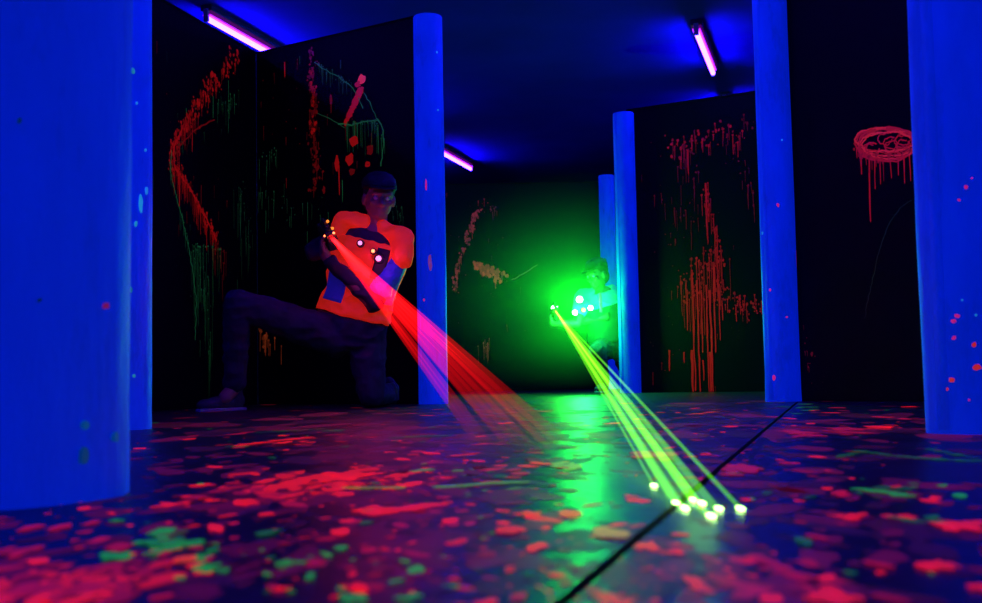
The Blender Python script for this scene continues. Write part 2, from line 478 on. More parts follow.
# ---- paint on the panels
class Paint:
    def __init__(s, pan, seed):
        s.e, s.a, s.b, s.n, s.d = pan; s.mb = {}; random.seed(seed)
        s.layer = 0
    def get(s, key):
        return s.mb.setdefault(key, MB())
    def P(s, px, py):
        return on_plane(px, py, s.a, s.b)
    def ok(s, q):
        t = (q - s.a).dot(s.d)
        return 0.01 < t < (s.b - s.a).length - 0.01 and 0.01 < q.z < PH - 0.02
    def poly(s, key, q, pts, col):
        if not s.ok(q): return
        s.layer = (s.layer + 1) % 12
        off = s.n * (0.0012 + 0.0001 * s.layer)
        vs = [q + s.d * x + V((0, 0, z)) + off for x, z in pts]
        vs = [V((v.x, v.y, max(0.003, v.z))) for v in vs]
        s.get(key).add(vs, [tuple(range(len(vs)))], col)
    def blob(s, key, px, py, rx, ry, col):
        q = s.P(px, py); k = q.y / FPX; n = 10
        j = random.uniform(0, 6)
        s.poly(key, q, [(math.cos(2 * math.pi * i / n) * rx * k * random.uniform(.6, 1.25), math.sin(2 * math.pi * i / n) * ry * k * random.uniform(.6, 1.25)) for i in range(n)], col)
    def drip(s, key, px, py, w_, ln, col):
        q = s.P(px, py); k = q.y / FPX; w_ *= k / 2; ln *= k; ph = random.uniform(0, 9)
        pts = []; n = max(3, int(ln / 0.05))
        wob = lambda z: noise.noise(V((ph, z * 5, 0))) * 0.006
        for i in range(n + 1):
            z = -ln * i / n; pts.append((wob(z) - w_ * random.uniform(.5, 1.1) * (1 - 0.35 * i / n), z))
        pts.append((wob(-ln), -ln - w_ * 1.5))
        for i in range(n, -1, -1):
            z = -ln * i / n; pts.append((wob(z) + w_ * random.uniform(.5, 1.1) * (1 - 0.35 * i / n), z))
        s.poly(key, q, pts, col)
    def line(s, key, pts, w_, col, jit=0.6):
        ps = []
        for i in range(len(pts) - 1):
            (x0, y0), (x1, y1) = pts[i], pts[i + 1]
            n = max(2, int(math.hypot(x1 - x0, y1 - y0) / 4))
            for k in range(n):
                ps.append((x0 + (x1 - x0) * k / n + random.uniform(-jit, jit), y0 + (y1 - y0) * k / n + random.uniform(-jit, jit)))
        ps.append(pts[-1])
        for i in range(len(ps) - 1):
            q0 = s.P(*ps[i]); q1 = s.P(*ps[i + 1])
            if not (s.ok(q0) and s.ok(q1)): continue
            dd = (q1 - q0)
            if dd.length < 1e-4: continue
            side = dd.normalized().cross(s.n) * (w_ * q0.y / FPX / 2 * random.uniform(.7, 1.2))
            s.layer = (s.layer + 1) % 12
            off = s.n * (0.0012 + 0.0001 * s.layer)
            s.get(key).add([q0 - side + off, q0 + side + off, q1 + side + off - dd * -0.1, q1 - side + off + dd * 0.1], [(0, 1, 2, 3)], col)
    def trail(s, key, pts, n, spread, size, col, dripp=0.3, dl=(6, 22), dw=1.1):
        seg = [math.hypot(pts[i + 1][0] - pts[i][0], pts[i + 1][1] - pts[i][1]) for i in range(len(pts) - 1)]
        tot = sum(seg)
        for _ in range(n):
            t = random.uniform(0, tot); i = 0
            while t > seg[i] and i < len(seg) - 1: t -= seg[i]; i += 1
            f = t / seg[i]
            x = pts[i][0] + (pts[i + 1][0] - pts[i][0]) * f + random.gauss(0, spread)
            y = pts[i][1] + (pts[i + 1][1] - pts[i][1]) * f + random.gauss(0, spread)
            r = random.uniform(*size); g = random.uniform(0.35, 1.0)
            c = tuple(q * g for q in col)
            s.blob(key, x, y, r, r * random.uniform(.8, 1.6), c)
            if random.random() < dripp:
                s.drip(key, x, y, random.uniform(.6, 1.0) * dw, random.uniform(*dl), c)
    def done(s):
        for key, mb in s.mb.items():
            o = mb.build('paint_splatter', M['red_paint'], s.e)
            tag(o, key + ' reactive paint splatter', kind='stuff')
R1 = (0.36, 0.004, 0.004); R2 = (0.13, 0.002, 0.003); R3 = (0.75, 0.03, 0.012); G1 = (0.010, 0.10, 0.030); G2 = (0.01, 0.065, 0.025)
# left corner panel (trail) and panel behind the player share the big arc
p = Paint(panelA2, 11)
arc = [(240, 48), (226, 70), (212, 85), (202, 102), (192, 115), (182, 130), (175, 142), (173, 155), (175, 168), (182, 178), (190, 188), (198, 204), (208, 222), (216, 240)]
p.trail('red', arc[:6], 130, 4.5, (.8, 2.4), R1, .3, (4, 14))
p.trail('red', arc[4:10], 120, 3.0, (.8, 2.0), R1, .4, (5, 24))
p.trail('red', arc[8:], 110, 1.8, (.8, 1.9), R1, .5, (6, 26))
p.line('red', arc[5:9], 2.4, R1); p.line('red', arc[8:], 2.2, R1)
p.line('red', [(176, 150), (182, 143), (197, 128), (214, 120)], 1.8, R2)
p.blob('red', 212, 74, 3.5, 3.5, R1); p.blob('red', 198, 103, 5, 4, R1); p.blob('red', 237, 51, 2.2, 2.6, R1)
p.drip('red', 179, 172, 2.6, 34, R1); p.drip('red', 192, 130, 1.6, 22, R1); p.drip('red', 201, 185, 1.2, 20, R2)
p.trail('green', [(180, 140), (171, 160), (172, 178), (177, 200), (184, 225), (190, 250)], 60, 1.0, (.4, .9), G1, .3, (6, 22), .8)
p.line('green', [(171, 150), (170, 170), (175, 192), (183, 222), (191, 262), (196, 300), (195, 340)], 1.0, G1)
p.trail('green', [(192, 250), (200, 243), (212, 246), (222, 250)], 24, 2.2, (.5, 1.3), G1, .9, (10, 120), .6)
p.trail('green', [(200, 250), (206, 300), (212, 370)], 34, 3.2, (.4, 1.0), G1, .8, (10, 60), .6)
p.trail('green', [(214, 95), (226, 105), (234, 95)], 22, 3, (.4, 1.1), G1, .6, (5, 24), .8)
p.drip('green', 228, 80, 1, 34, G1); p.drip('green', 213, 96, 1.2, 22, G1); p.drip('green', 186, 108, 1, 10, G1)
p.trail('red', [(170, 60), (190, 230), (230, 300)], 26, 22, (.3, .8), R2, .4, (4, 14), .7)
p.trail('green', [(180, 90), (240, 200), (200, 330)], 26, 22, (.3, .7), G2, .5, (4, 18), .7)
p.trail('green', [(240, 185), (246, 220), (250, 250)], 34, 3, (.4, .9), G2, .7, (8, 40), .8)
p.trail('red', [(218, 240), (224, 275)], 16, 4, (.5, 1.3), R2, .8, (6, 26), 1)
p.done()
p = Paint(panelA, 12)
p.trail('red', [(308, 46), (315, 60), (312, 80), (314, 100), (312, 125), (316, 150), (317, 175), (313, 190)], 150, 2.3, (.6, 2.0), R2, .25, (4, 12))
p.trail('red', [(312, 60), (314, 135)], 30, 1.5, (1.0, 2.4), R1, .2, (4, 12))
p.blob('red', 362, 80, 5.2, 6, R3); p.blob('red', 358, 84, 4, 4, R1)
for k in range(26):
    t = k / 25; p.blob('red', 361 - 15 * t + random.uniform(-1, 1), 90 + 33 * t, 4.4 - 2.4 * t, 4.2, R1)
p.blob('red', 354, 141, 6, 5.5, R1); p.blob('red', 350, 160, 6.5, 6, R1); p.blob('red', 370, 150, 5, 6, R2); p.blob('red', 368, 164, 3.6, 3.6, R1)
p.blob('red', 337, 163, 2.8, 9, R1); p.drip('red', 339, 165, 1.8, 30, R1); p.blob('red', 331, 100, 1.6, 6, R2); p.blob('red', 324, 190, 2, 4, R2)
p.blob('red', 352, 172, 4.5, 3.5, R2); p.drip('red', 285, 62, 1.8, 15, R1); p.drip('red', 331, 95, 1.4, 18, R2); p.drip('red', 287, 178, 1.2, 10, R2)
p.line('green', [(315, 62), (322, 68), (335, 75), (349, 84), (358, 95), (363, 108)], 1.0, G1)
p.trail('green', [(315, 62), (335, 75), (352, 84)], 30, 2, (.4, 1.0), G2, .7, (5, 20), .8)
p.line('green', [(363, 92), (370, 102), (376, 118), (380, 122)], .9, G1)
p.line('green', [(338, 124), (352, 125), (368, 121), (378, 120), (384, 130), (383, 150), (381, 166)], 1.3, G1)
p.trail('green', [(345, 124), (375, 121), (384, 140)], 42, 1.2, (.4, 1.0), G1, .75, (6, 34), .8)
p.line('green', [(315, 112), (330, 118), (345, 128)], .8, G2)
p.trail('green', [(262, 150), (275, 160), (268, 150)], 18, 6, (.4, .9), G2, .7, (5, 20), .8)
p.trail('green', [(245, 185), (249, 215), (250, 225)], 26, 3, (.4, 1.0), G1, .7, (6, 36), .8)
p.trail('green', [(255, 190), (300, 215), (330, 200)], 34, 9, (.3, .8), G2, .7, (5, 24), .8)
p.drip('green', 342, 180, 1, 22, G1); p.drip('green', 341, 60, .9, 9, G2); p.drip('green', 300, 56, .9, 8, G2)
p.trail('red', [(262, 310), (264, 340), (278, 345)], 26, 3.4, (.5, 1.8), (0.25, 0.035, 0.008), .8, (6, 22), 1.2)
p.trail('green', [(392, 205), (402, 222)], 14, 4, (.4, .9), G2, .5, (4, 12), .8)
p.trail('red', [(255, 80), (330, 160), (395, 100)], 34, 30, (.3, .8), R2, .5, (4, 16), .8)
p.done()
p = Paint(panelB, 13)
_t = p.trail
p.trail = lambda key, pts, n, spread, size, col, *a: _t(key, pts, int(n * .6), spread * 1.25, (size[0] * .8, size[1] * .85), col, *a)
p.trail('red', [(668, 152), (680, 147), (690, 140), (700, 138)], 60, 5, (.6, 1.9), R1, .5, (5, 22))
p.trail('red', [(686, 140), (690, 172), (702, 182)], 34, 4, (.6, 1.8), R2, .6, (5, 26))
p.trail('red', [(704, 142), (718, 128), (735, 133), (738, 140)], 54, 5, (.6, 1.9), R1, .5, (5, 22))
p.trail('red', [(745, 118), (752, 128)], 16, 3, (.6, 1.8), R2, .3); p.drip('red', 702, 106, 1.6, 12, R2)
p.trail('red', [(736, 160), (748, 180), (756, 205)], 26, 3.5, (.5, 1.6), R2, .5, (5, 20))
p.trail('red', [(705, 182), (708, 205), (712, 222)], 40, 2, (.7, 1.6), R1, .6, (8, 40), 1.4)
p.drip('red', 706, 183, 2.4, 60, R1); p.drip('red', 688, 150, 1.8, 24, R1)
p.trail('red', [(672, 190), (690, 215), (684, 240)], 44, 9, (.4, 1.3), R2, .5, (5, 20))
p.trail('red', [(716, 245), (708, 262), (690, 275), (695, 300), (706, 292)], 150, 6, (.7, 2.1), R1, .4, (10, 45), 1.0)
p.trail('red', [(715, 225), (718, 262), (720, 298)], 60, 2, (.8, 1.8), R1, .5, (10, 40), 1.4)
p.trail('red', [(720, 292), (735, 304), (760, 308)], 110, 4.5, (.6, 1.8), R1, .3, (5, 16))
for (x, y, ln, w_) in ((692, 270, 120, 2.2), (697, 280, 112, 2.4), (706, 285, 108, 2.0), (710, 290, 102, 2.6), (713, 262, 90, 2), (701, 290, 62, 2.0), (692, 350, 42, 3.4), (710, 352, 40, 3.2), (686, 280, 50, 1.6), (718, 270, 70, 1.6), (669, 350, 20, 2.2), (684, 352, 10, 2), (722, 300, 20, 1.6), (736, 305, 16, 1.5), (703, 360, 20, 1.6)):
    p.drip('red', x, y, w_, ln, R1)
p.blob('red', 651, 392, 3, 2, R2); p.trail('red', [(665, 260), (672, 340), (655, 385)], 24, 8, (.3, 1.0), R2, .5, (4, 16))
p.trail('red', [(650, 140), (745, 380)], 60, 30, (.3, .8), R2, .3, (3, 12), .8)
p.done()
p = Paint(panelC, 14)
def ring(cx, cy, rx, ry, a0, a1, n=18): return [(cx + rx * math.cos(math.radians(a0 + (a1 - a0) * k / n)), cy + ry * math.sin(math.radians(a0 + (a1 - a0) * k / n)) + random.uniform(-1, 1)) for k in range(n + 1)]
for k in range(7):
    p.line('red', ring(888 + random.uniform(-3, 3), 142 + random.uniform(-3, 4), 30 + random.uniform(-4, 2), 14 + random.uniform(-4, 3), 0, 360, 26), random.uniform(1.2, 2.4), (0.55, .02, .015) if k % 2 else R1)
for k in range(9):
    p.line('red', ring(random.uniform(866, 908), random.uniform(134, 152), 7, 6, 0, 300, 12), 1.3, R1)
p.trail('red', [(858, 142), (862, 155), (880, 158), (912, 152)], 60, 2.5, (.7, 2.0), R1, .2, (5, 20))
for (x, y, ln, w_) in ((868, 150, 72, 2.6), (861, 150, 24, 2), (874, 155, 34, 2), (880, 158, 26, 1.6), (890, 158, 20, 1.6), (898, 157, 18, 1.6), (904, 155, 28, 2), (909, 155, 26, 1.8), (857, 148, 10, 1.4)):
    p.drip('red', x, y, w_, ln, R1)
p.line('green', [(912, 200), (900, 208), (890, 222), (881, 245), (875, 270), (868, 300), (865, 318)], .7, (0.006, .02, .012))
p.drip('red', 796, 250, 1.6, 34, R2); p.blob('red', 812, 354, 1.4, 3, R2)
p.trail('red', [(800, 330), (812, 356), (820, 380)], 14, 6, (.3, .9), R2, .3, (3, 8))
p.done()
p = Paint(panelF, 15)
p.trail('red', [(482, 207), (475, 215), (469, 232), (462, 252), (456, 275), (455, 290)], 110, 1.4, (.5, 1.4), (0.3, .02, .02), .3, (3, 8), .9)
p.trail('red', [(478, 266), (486, 270), (500, 277)], 70, 3, (.8, 2.4), (0.42, .07, .02), .2, (3, 8))
p.line('red', [(512, 280), (524, 274), (537, 265)], 1, (.08, .06, .02))
p.trail('red', [(480, 205), (500, 212)], 16, 4, (.4, 1.0), R2, .3, (3, 8))
p.trail('red', [(482, 345), (490, 340)], 12, 3, (.3, .8), (0.2, .05, .02), .9, (5, 20), .8)
p.trail('red', [(455, 200), (520, 330)], 26, 22, (.3, .7), R2, .2, (3, 8), .7)
p.done()

# ------------------------------------------------------------------ paint on the floor
random.seed(77)
fp = MB()
class FP:
    k = 0
def fblob(px, py, rpx, col, z=None, stretch=1.0, ang=0.0, n=11, rough=.3):
    """blob of paint: round on the floor; rpx = half width in the picture"""
    q = on_floor(px, py)
    if q.y < 0.4 or q.y > 12: return
    r = rpx * q.y / FPX
    FP.k = (FP.k + 1) % 40
    zz = (0.0004 if z is None else z) + 0.00001 * FP.k
    vs = []; sgn = 1 if q.dot(AV) > sv else -1
    ca, sa = math.cos(ang), math.sin(ang)
    for i in range(n):
        t = 2 * math.pi * i / n; f = random.uniform(1 - rough, 1 + rough)
        x = math.cos(t) * r * f; y = math.sin(t) * r * f * stretch
        vv = V((q.x + x * ca - y * sa, q.y + x * sa + y * ca, zz))
        gap = (vv.dot(AV) - sv) * sgn - (JW + 0.001)
        if gap < 0: vv -= AV * (gap * sgn)
        vs.append(vv)
    fp.add(vs, [tuple(range(n))], col)
def mix(a, b, t): return tuple(x + (y - x) * t for x, y in zip(a, b))
FR = (0.82, 0.008, 0.008); FO = (0.85, 0.05, 0.006); FM = (0.36, 0.003, 0.018); FD = (0.085, 0.001, 0.016); FG = (0.012, 0.26, 0.03); FG2 = (0.008, 0.08, 0.02); FW = (0.11, 0.002, 0.008)
# dim wash first, then speckle, then big splashes; (cx, cy, sx, sy, tilt, n, size range, colours)
def cluster(cx, cy, sx, sy, n, size, cols, tilt=0.0, z=None, stretch=(1.5, 3.0)):
    n = int(n * (0.8 if size[0] == 5 and size[1] == 26 else 0.6))
    for _ in range(n):
        gx = random.gauss(0, 1); gy = random.gauss(0, 1)
        x = cx + gx * sx; y = cy + gy * sy + gx * sx * tilt
        if y < 399: continue
        c = random.choice(cols); g = random.uniform(.5, 1.0)
        s_ = size[0] + (size[1] - size[0]) * random.random() ** 2.2
        fblob(x, y, s_, tuple(q * g for q in c), z, random.uniform(*stretch), random.uniform(-.6, .6))
for (cx, cy, sx, sy, n) in ((330, 490, 110, 22, 150), (90, 580, 90, 16, 100), (430, 450, 90, 20, 130), (480, 540, 60, 34, 80), (650, 570, 60, 20, 70), (700, 430, 90, 14, 90), (720, 590, 90, 12, 50), (330, 430, 120, 10, 60), (560, 430, 80, 14, 60), (900, 430, 90, 14, 90), (900, 540, 90, 36, 70), (820, 500, 80, 30, 60), (200, 450, 100, 20, 50), (250, 540, 140, 30, 90)):
    cluster(cx, cy, sx, sy, n, (5, 26), [FD, FD, (0.03, 0.001, 0.006), (0.02, 0.001, 0.012)], 0, 0.0001, (1.5, 3.5))
cluster(340, 482, 75, 9, 230, (2, 11), [FR, FR, FM, FW], -0.10, 0.0009)
cluster(310, 486, 40, 6, 60, (6, 16), [FR, FR, FM], -0.12, 0.0009)
cluster(300, 510, 100, 14, 150, (1.5, 8), [FR, FM, FW])
cluster(90, 575, 70, 12, 150, (3, 13), [FR, FM, FM], -0.14, 0.0009)
cluster(50, 592, 60, 9, 60, (7, 20), [FR, FM], -0.1, 0.0009)
cluster(420, 560, 120, 30, 170, (2, 9), [FR, FM, FW])
cluster(100, 530, 90, 14, 55, (2, 8), [FM, FM, FW])
cluster(430, 470, 90, 16, 190, (1.5, 9), [FM, FR, FW, FM])
cluster(240, 440, 110, 10, 100, (1, 7), [FM, FW, FR])
cluster(380, 412, 150, 6, 140, (1, 8), [FM, FW, FW])
cluster(680, 418, 90, 9, 150, (1, 8), [FM, FR, FW])
cluster(700, 455, 110, 14, 110, (1.5, 8), [FM, FR, FW])
cluster(880, 425, 80, 12, 60, (1.5, 8), [FM, FR, FW])
cluster(860, 500, 110, 30, 90, (1.5, 9), [FM, FR, FW])
cluster(650, 575, 70, 16, 110, (2, 12), [FM, FW, FR])
cluster(780, 590, 70, 10, 50, (4, 14), [FM, FR])
cluster(560, 440, 60, 20, 80, (2, 9), [FM, FW])
cluster(590, 540, 90, 30, 50, (2, 10), [FM, FR])
cluster(491, 500, 300, 60, 260, (1, 4), [FM, FR, FW])
# green spatter
cluster(180, 545, 26, 9, 50, (2, 9), [FG, FG, FG2], 0.15, 0.0012)
cluster(215, 570, 9, 4, 16, (3, 8), [FG], 0.3, 0.0012)
cluster(330, 560, 110, 26, 46, (2, 6.5), [FG, FG2], 0, 0.0012)
cluster(480, 480, 40, 10, 40, (2, 9), [(0.10, .22, .03), FG2], 0, 0.0012)
cluster(380, 590, 60, 8, 12, (4, 9), [FG], 0, 0.0012)
cluster(880, 490, 40, 6, 22, (2, 10), [FG2, FG], -.05, 0.0012)
cluster(870, 410, 60, 4, 20, (2, 9), [FG2], 0, 0.0012)
cluster(320, 432, 90, 9, 34, (1, 9), [FG2], 0, 0.0012)
cluster(600, 480, 200, 50, 60, (1, 5), [FG2, FG], 0, 0.0012)
# hand-placed larger splashes, with two red laser dots painted in among them, seen in the photograph
for (x, y, r, c, s_) in ((245, 503, 13, FR, 1.6), (216, 529, 10, FR, 2.6), (300, 482, 14, FR, 1.8), (336, 476, 26, FR, 1.6), (378, 512, 22, FR, 1.6), (398, 477, 12, FR, 1.5),
                         (340, 533, 9, FR, 2.4), (278, 591, 11, FR, 2.6), (355, 590, 14, FR, 2.4), (450, 522, 9, FR, 2), (60, 528, 10, FM, 2.4), (92, 524, 8, FM, 2), (30, 529, 9, FM, 2.4),
                         (95, 598, 18, FR, 2), (20, 553, 22, FM, 2), (186, 560, 14, FO, 2.6),
                         (205, 571, 14, FG, 3), (175, 546, 26, FG, 1.8), (118, 557, 18, FG, 1.4), (165, 533, 14, FG, 1.3), (287, 565, 12, FG, 2), (268, 534, 10, FG2, 2.4), (328, 557, 5, FG, 2), (416, 571, 9, FG, 2),
                         (355, 600, 16, FG, 1.8), (404, 600, 11, FG, 1.8), (366, 524, 6, FG2, 2),
                         (533, 515, 11, FO, 1.8), (570, 515, 13, FO, 1.8), (512, 531, 16, FR, 1.8), (610, 535, 22, (0.5, .2, .03), 1.8), (536, 548, 9, FR, 2.2),
                         (647, 548, 13, FO, 2.4), (678, 554, 11, FR, 2.4), (853, 518, 16, FR, 2.2), (909, 518, 11, FR, 2.4), (934, 568, 18, FR, 2.8), (965, 527, 26, FR, 2.2), (832, 598, 28, FR, 3), (978, 590, 12, FR, 3),  # first two entries: red laser dots painted as splashes
                         (840, 494, 9, FM, 2), (816, 538, 6, FM, 3), (935, 499, 6, FR, 2), (877, 566, 7, FM, 3), (804, 543, 8, FG2, 3), (906, 521, 7, FG2, 3), (945, 524, 7, FG2, 3), (933, 519, 8, FG2, 2),
                         (565, 466, 20, (0.2, .4, .04), 1), (800, 434, 20, FM, 1), (655, 455, 26, FM, 1.2), (880, 427, 14, FR, 1), (845, 431, 22, FM, .8), (910, 407, 9, FR, .8), (838, 408, 10, FM, .8), (735, 470, 26, FM, 1.2)):
    if r < 11:
        fblob(x, y, r * .9, c, 0.0014, s_ * 1.2, random.uniform(-.4, .4), 15, .35)
    else:
        for k in range(13):
            a = random.uniform(0, 6.28); f = random.uniform(0, 1) ** .6
            fblob(x + math.cos(a) * r * f * .9, y + math.sin(a) * r * f * .22, r * random.uniform(.16, .52) * (1.15 - .5 * f), tuple(q * random.uniform(.6, 1) for q in c), 0.0014, random.uniform(1.6, 3.2), random.uniform(-.5, .5), 13, .35)
def fstreak(pts, w0, col, z=0.0015):
    for i in range(len(pts) - 1):
        (x0, y0), (x1, y1) = pts[i], pts[i + 1]
        n = max(3, int(math.hypot(x1 - x0, y1 - y0) / 6))
        for k in range(n):
            f = k / n; fblob(x0 + (x1 - x0) * f, y0 + (y1 - y0) * f + random.uniform(-.4, .4), random.uniform(.7, 1.4) * w0, tuple(q * random.uniform(.6, 1) for q in col), z, random.uniform(.6, 1.3), 0, 8)
fstreak([(840, 458), (860, 452), (890, 456), (940, 460), (982, 462)], 6, FG2); fstreak([(930, 450), (960, 456), (982, 460)], 6, FG2); fstreak([(860, 490), (890, 494), (915, 499)], 8, FG)
fstreak([(240, 446), (280, 441), (312, 437)], 8, FR); fstreak([(300, 445), (312, 436)], 6, FR)
fstreak([(265, 493), (300, 480), (365, 474)], 12, FR); fstreak([(230, 447), (250, 446)], 5, FG2); fstreak([(395, 438), (450, 436)], 7, FG2); fstreak([(260, 433), (330, 429)], 4, FG2)
fstreak([(445, 488), (490, 484), (525, 483)], 9, (0.1, .25, .03)); fstreak([(690, 415), (720, 412)], 6, FO); fstreak([(350, 489), (405, 489)], 8, (0.2, .2, .02))
fstreak([(180, 505), (205, 495)], 8, FM); fstreak([(755, 558), (790, 575), (815, 580)], 10, FM); fstreak([(390, 512), (440, 505)], 12, FR)
fpo = fp.build('paint_splatter', M['floor_paint'])
fpo.parent = floor
fpo.matrix_parent_inverse = floor.matrix_world.inverted()
tag(fpo, 'red, magenta and green reactive paint splashed over the dark floor', kind='stuff')

# ------------------------------------------------------------------ figures
def basis(up, side):
    """columns: side, forward, up"""
    up = up.normalized(); s_ = (side - up * side.dot(up)).normalized()
    f = up.cross(s_)
    return Matrix((s_, f, up)).transposed()
def torso_rings(pel, nec, side, prof, grow=0.0, n=24, t0=-1, t1=2, fwd=0.0, power=2.4, bend=None):
    R = basis(nec - pel, side); rings = []
    for (t, wd, dp) in prof:
        if t < t0 - 1e-6 or t > t1 + 1e-6: continue
        c = pel.lerp(nec, t)
        if bend: c = c + bend * math.sin(math.pi * min(1, max(0, t)))
        ring_ = []
        for k in range(n):
            a = 2 * math.pi * k / n
            cx = math.copysign(abs(math.cos(a)) ** (2 / power), math.cos(a)); cy = math.copysign(abs(math.sin(a)) ** (2 / power), math.sin(a))
            ring_.append(c + R @ V((cx * (wd + grow), cy * (dp + grow) + fwd, 0)))
        rings.append(ring_)
    return rings
PROF = [(-.12, .12, .10), (0, .165, .115), (.15, .165, .115), (.35, .145, .105), (.55, .155, .11), (.75, .175, .115), (.88, .17, .10), (.97, .12, .08), (1.03, .07, .06)]
def head_mesh(b, c, R):
    """head about .235 high; R columns: right, forward, up"""
    P = lambda x, y, z: c + R @ V((x, y, z))
    b.ball(P(0, -.008, .028), (.074, .092, .088), R, 20, 14)      # cranium
    b.ball(P(0, .022, -.028), (.060, .066, .075), R, 18, 12)      # face
    b.ball(P(0, .048, -.082), (.034, .034, .026), R)              # chin
    b.limb([P(-.045, .0, -.045), P(-.02, .05, -.084)], [.022, .016]); b.limb([P(.045, .0, -.045), P(.02, .05, -.084)], [.022, .016])
    b.limb([P(0, .086, .008), P(0, .108, -.030)], [.009, .014])   # nose
    b.ball(P(-.013, .094, -.033), .009); b.ball(P(.013, .094, -.033), .009)
    b.limb([P(-.04, .074, .022), P(0, .086, .022), P(.04, .074, .022)], [.011, .012, .011])  # brow
    b.ball(P(-.042, .068, -.022), (.020, .014, .016), R); b.ball(P(.042, .068, -.022), (.020, .014, .016), R)
    b.limb([P(-.022, .078, -.056), P(0, .086, -.055), P(.022, .078, -.056)], [.007, .009, .007])
    b.limb([P(-.018, .077, -.067), P(0, .084, -.068), P(.018, .077, -.067)], [.007, .009, .007])
    for s_ in (-1, 1):
        b.ball(P(s_ * .078, -.006, -.008), (.010, .020, .032), R, 10, 8)
def hand(b, wrist, centre, axis, palm_from, r=0.024, rot=1):
    """fist closed round a bar: axis = bar direction (thumb end), palm_from = direction from the bar to the palm"""
    axis = axis.normalized(); pf = (palm_from - axis * palm_from.dot(axis)).normalized(); t_ = axis.cross(pf) * rot
    pc = centre + pf * (r + .014)
    b.ball(pc, (.042, .016, .040), basis(t_, axis) if False else Matrix((axis, pf, t_)).transposed(), 14, 10)
    b.limb([wrist, pc - axis * .006], [.027, .024])
    ln = [.96, 1.06, 1.0, .84]
    for i, o_ in enumerate((.030, .010, -.011, -.031)):
        pts = []
        for a in (25, 80, 130, 178):
            a = math.radians(a * ln[i] * 0.98 + 5)
            pts.append(centre + axis * (o_ + .002 * i) + (pf * math.cos(a) + t_ * math.sin(a)) * (r + .009))
        b.limb(pts, [.0100, .0094, .0086, .0076], 10)
    pts = [pc + axis * .022, centre + axis * .046 + (pf * .75 - t_ * .66) * (r + .008), centre + axis * .050 - t_ * (r + .010), centre + axis * .046 + (-pf * .7 - t_ * .7) * (r + .009)]
    b.limb(pts, [.015, .0125, .0105, .0088], 10)
def eyes(c, R, parent):
    for s_ in (-1, 1):
        b = MB(); b.ball(c + R @ V((s_ * .030, .074, .002)), .0125, n=12, m=8)
        b.build('eye', M['eye'], parent, smooth=True)
def shoe(heel, toe, up, parent):
    d = (toe - heel).normalized(); s_ = d.cross(up).normalized(); R = Matrix((s_, d, up)).transposed(); L_ = (toe - heel).length
    b = MB()
    b.ball(heel + d * .05 + up * .05, (.038, .055, .050), R); b.ball(heel + d * (L_ * .5) + up * .042, (.042, .10, .036), R); b.ball(toe - d * .06 + up * .034, (.047, .062, .032), R)
    b.limb([heel + d * .055 + up * .06, heel + d * .06 + up * .105], [.043, .042])
    so = b.build('shoe', M['shoe'], parent, remesh=.007, iters=2)
    b = MB()
    prof = [(0.0, .028), (.04, .038), (.12, .036), (L_ - .09, .046), (L_ - .03, .040), (L_, .018)]
    lo = [heel + d * y + s_ * w_ for y, w_ in prof] + [heel + d * y - s_ * w_ for y, w_ in reversed(prof)]
    b.loft([[q + up * .002 for q in lo], [q + up * .018 for q in lo]])
    s2 = b.build('sole', M['sole'], so, bevel=.003)
    return so

def place_gun(muzzle, fwd, up, leds, beam_first, label, group=None):
    """laser tag gun, muzzle at the given point, barrel along fwd"""
    f = fwd.normalized(); u = (up - f * up.dot(f)).normalized(); s_ = f.cross(u)
    R = Matrix((f, s_, u)).transposed()
    P = lambda x, y, z: muzzle + R @ V((x, y, z))
    e = empty('laser_tag_gun', muzzle - f * .2, label, 'toy gun', group)
    b = MB(); b.box(P(-.22, 0, 0), (.22, .044, .062), R); b.box(P(-.10, 0, .004), (.06, .050, .050), R); b.box(P(-.235, 0, .038), (.15, .026, .018), R)
    b.build('body', M['gun'], e, bevel=.007)
    b = MB(); b.tube(P(-.09, 0, 0), P(-.004, 0, 0), .017, .017, 16); b.tube(P(-.03, 0, 0), P(0, 0, 0), .023, .025, 16); b.tube(P(-.075, 0, 0), P(-.066, 0, 0), .022, .022, 16)
    b.tube(P(-.09, 0, -.030), P(-.03, 0, -.030), .010, .010, 12)
    b.build('barrel', M['gun_metal'], e, smooth=False)
    b = MB(); b.box(P(-.285, 0, -.075), (.036, .032, .10), R @ Matrix.Rotation(.28, 3, 'Y')); b.build('grip', M['gun'], e, bevel=.007)
    b = MB(); b.box(P(-.15, 0, -.052), (.034, .034, .06), R); b.build('foregrip', M['gun'], e, bevel=.007)
    b = MB(); b.limb([P(-.262, 0, -.030), P(-.256, 0, -.062), P(-.215, 0, -.066), P(-.205, 0, -.032)], [.004] * 4, 8); b.build('trigger_guard', M['gun'], e)
    b = MB(); b.limb([P(-.242, 0, -.034), P(-.246, 0, -.054)], [.004, .003], 8); b.build('trigger', M['gun_metal'], e)
    b = MB(); b.box(P(-.385, 0, -.008), (.12, .030, .034), R); b.box(P(-.435, 0, -.028), (.022, .036, .09), R); b.build('stock', M['gun'], e, bevel=.006)
    b = MB(); b.box(P(-.19, 0, .056), (.05, .016, .020), R); b.build('front_sight', M['gun'], e, bevel=.003)
    b = MB(); b.box(P(-.275, 0, .056), (.03, .016, .020), R); b.build('rear_sight', M['gun'], e, bevel=.003)
    for (x, y, z, r, m) in leds:
        b = MB(); b.ball(P(x, y, z), r, n=10, m=8); b.build('indicator_lamp', M[m], e, smooth=True)
    return e, P, R

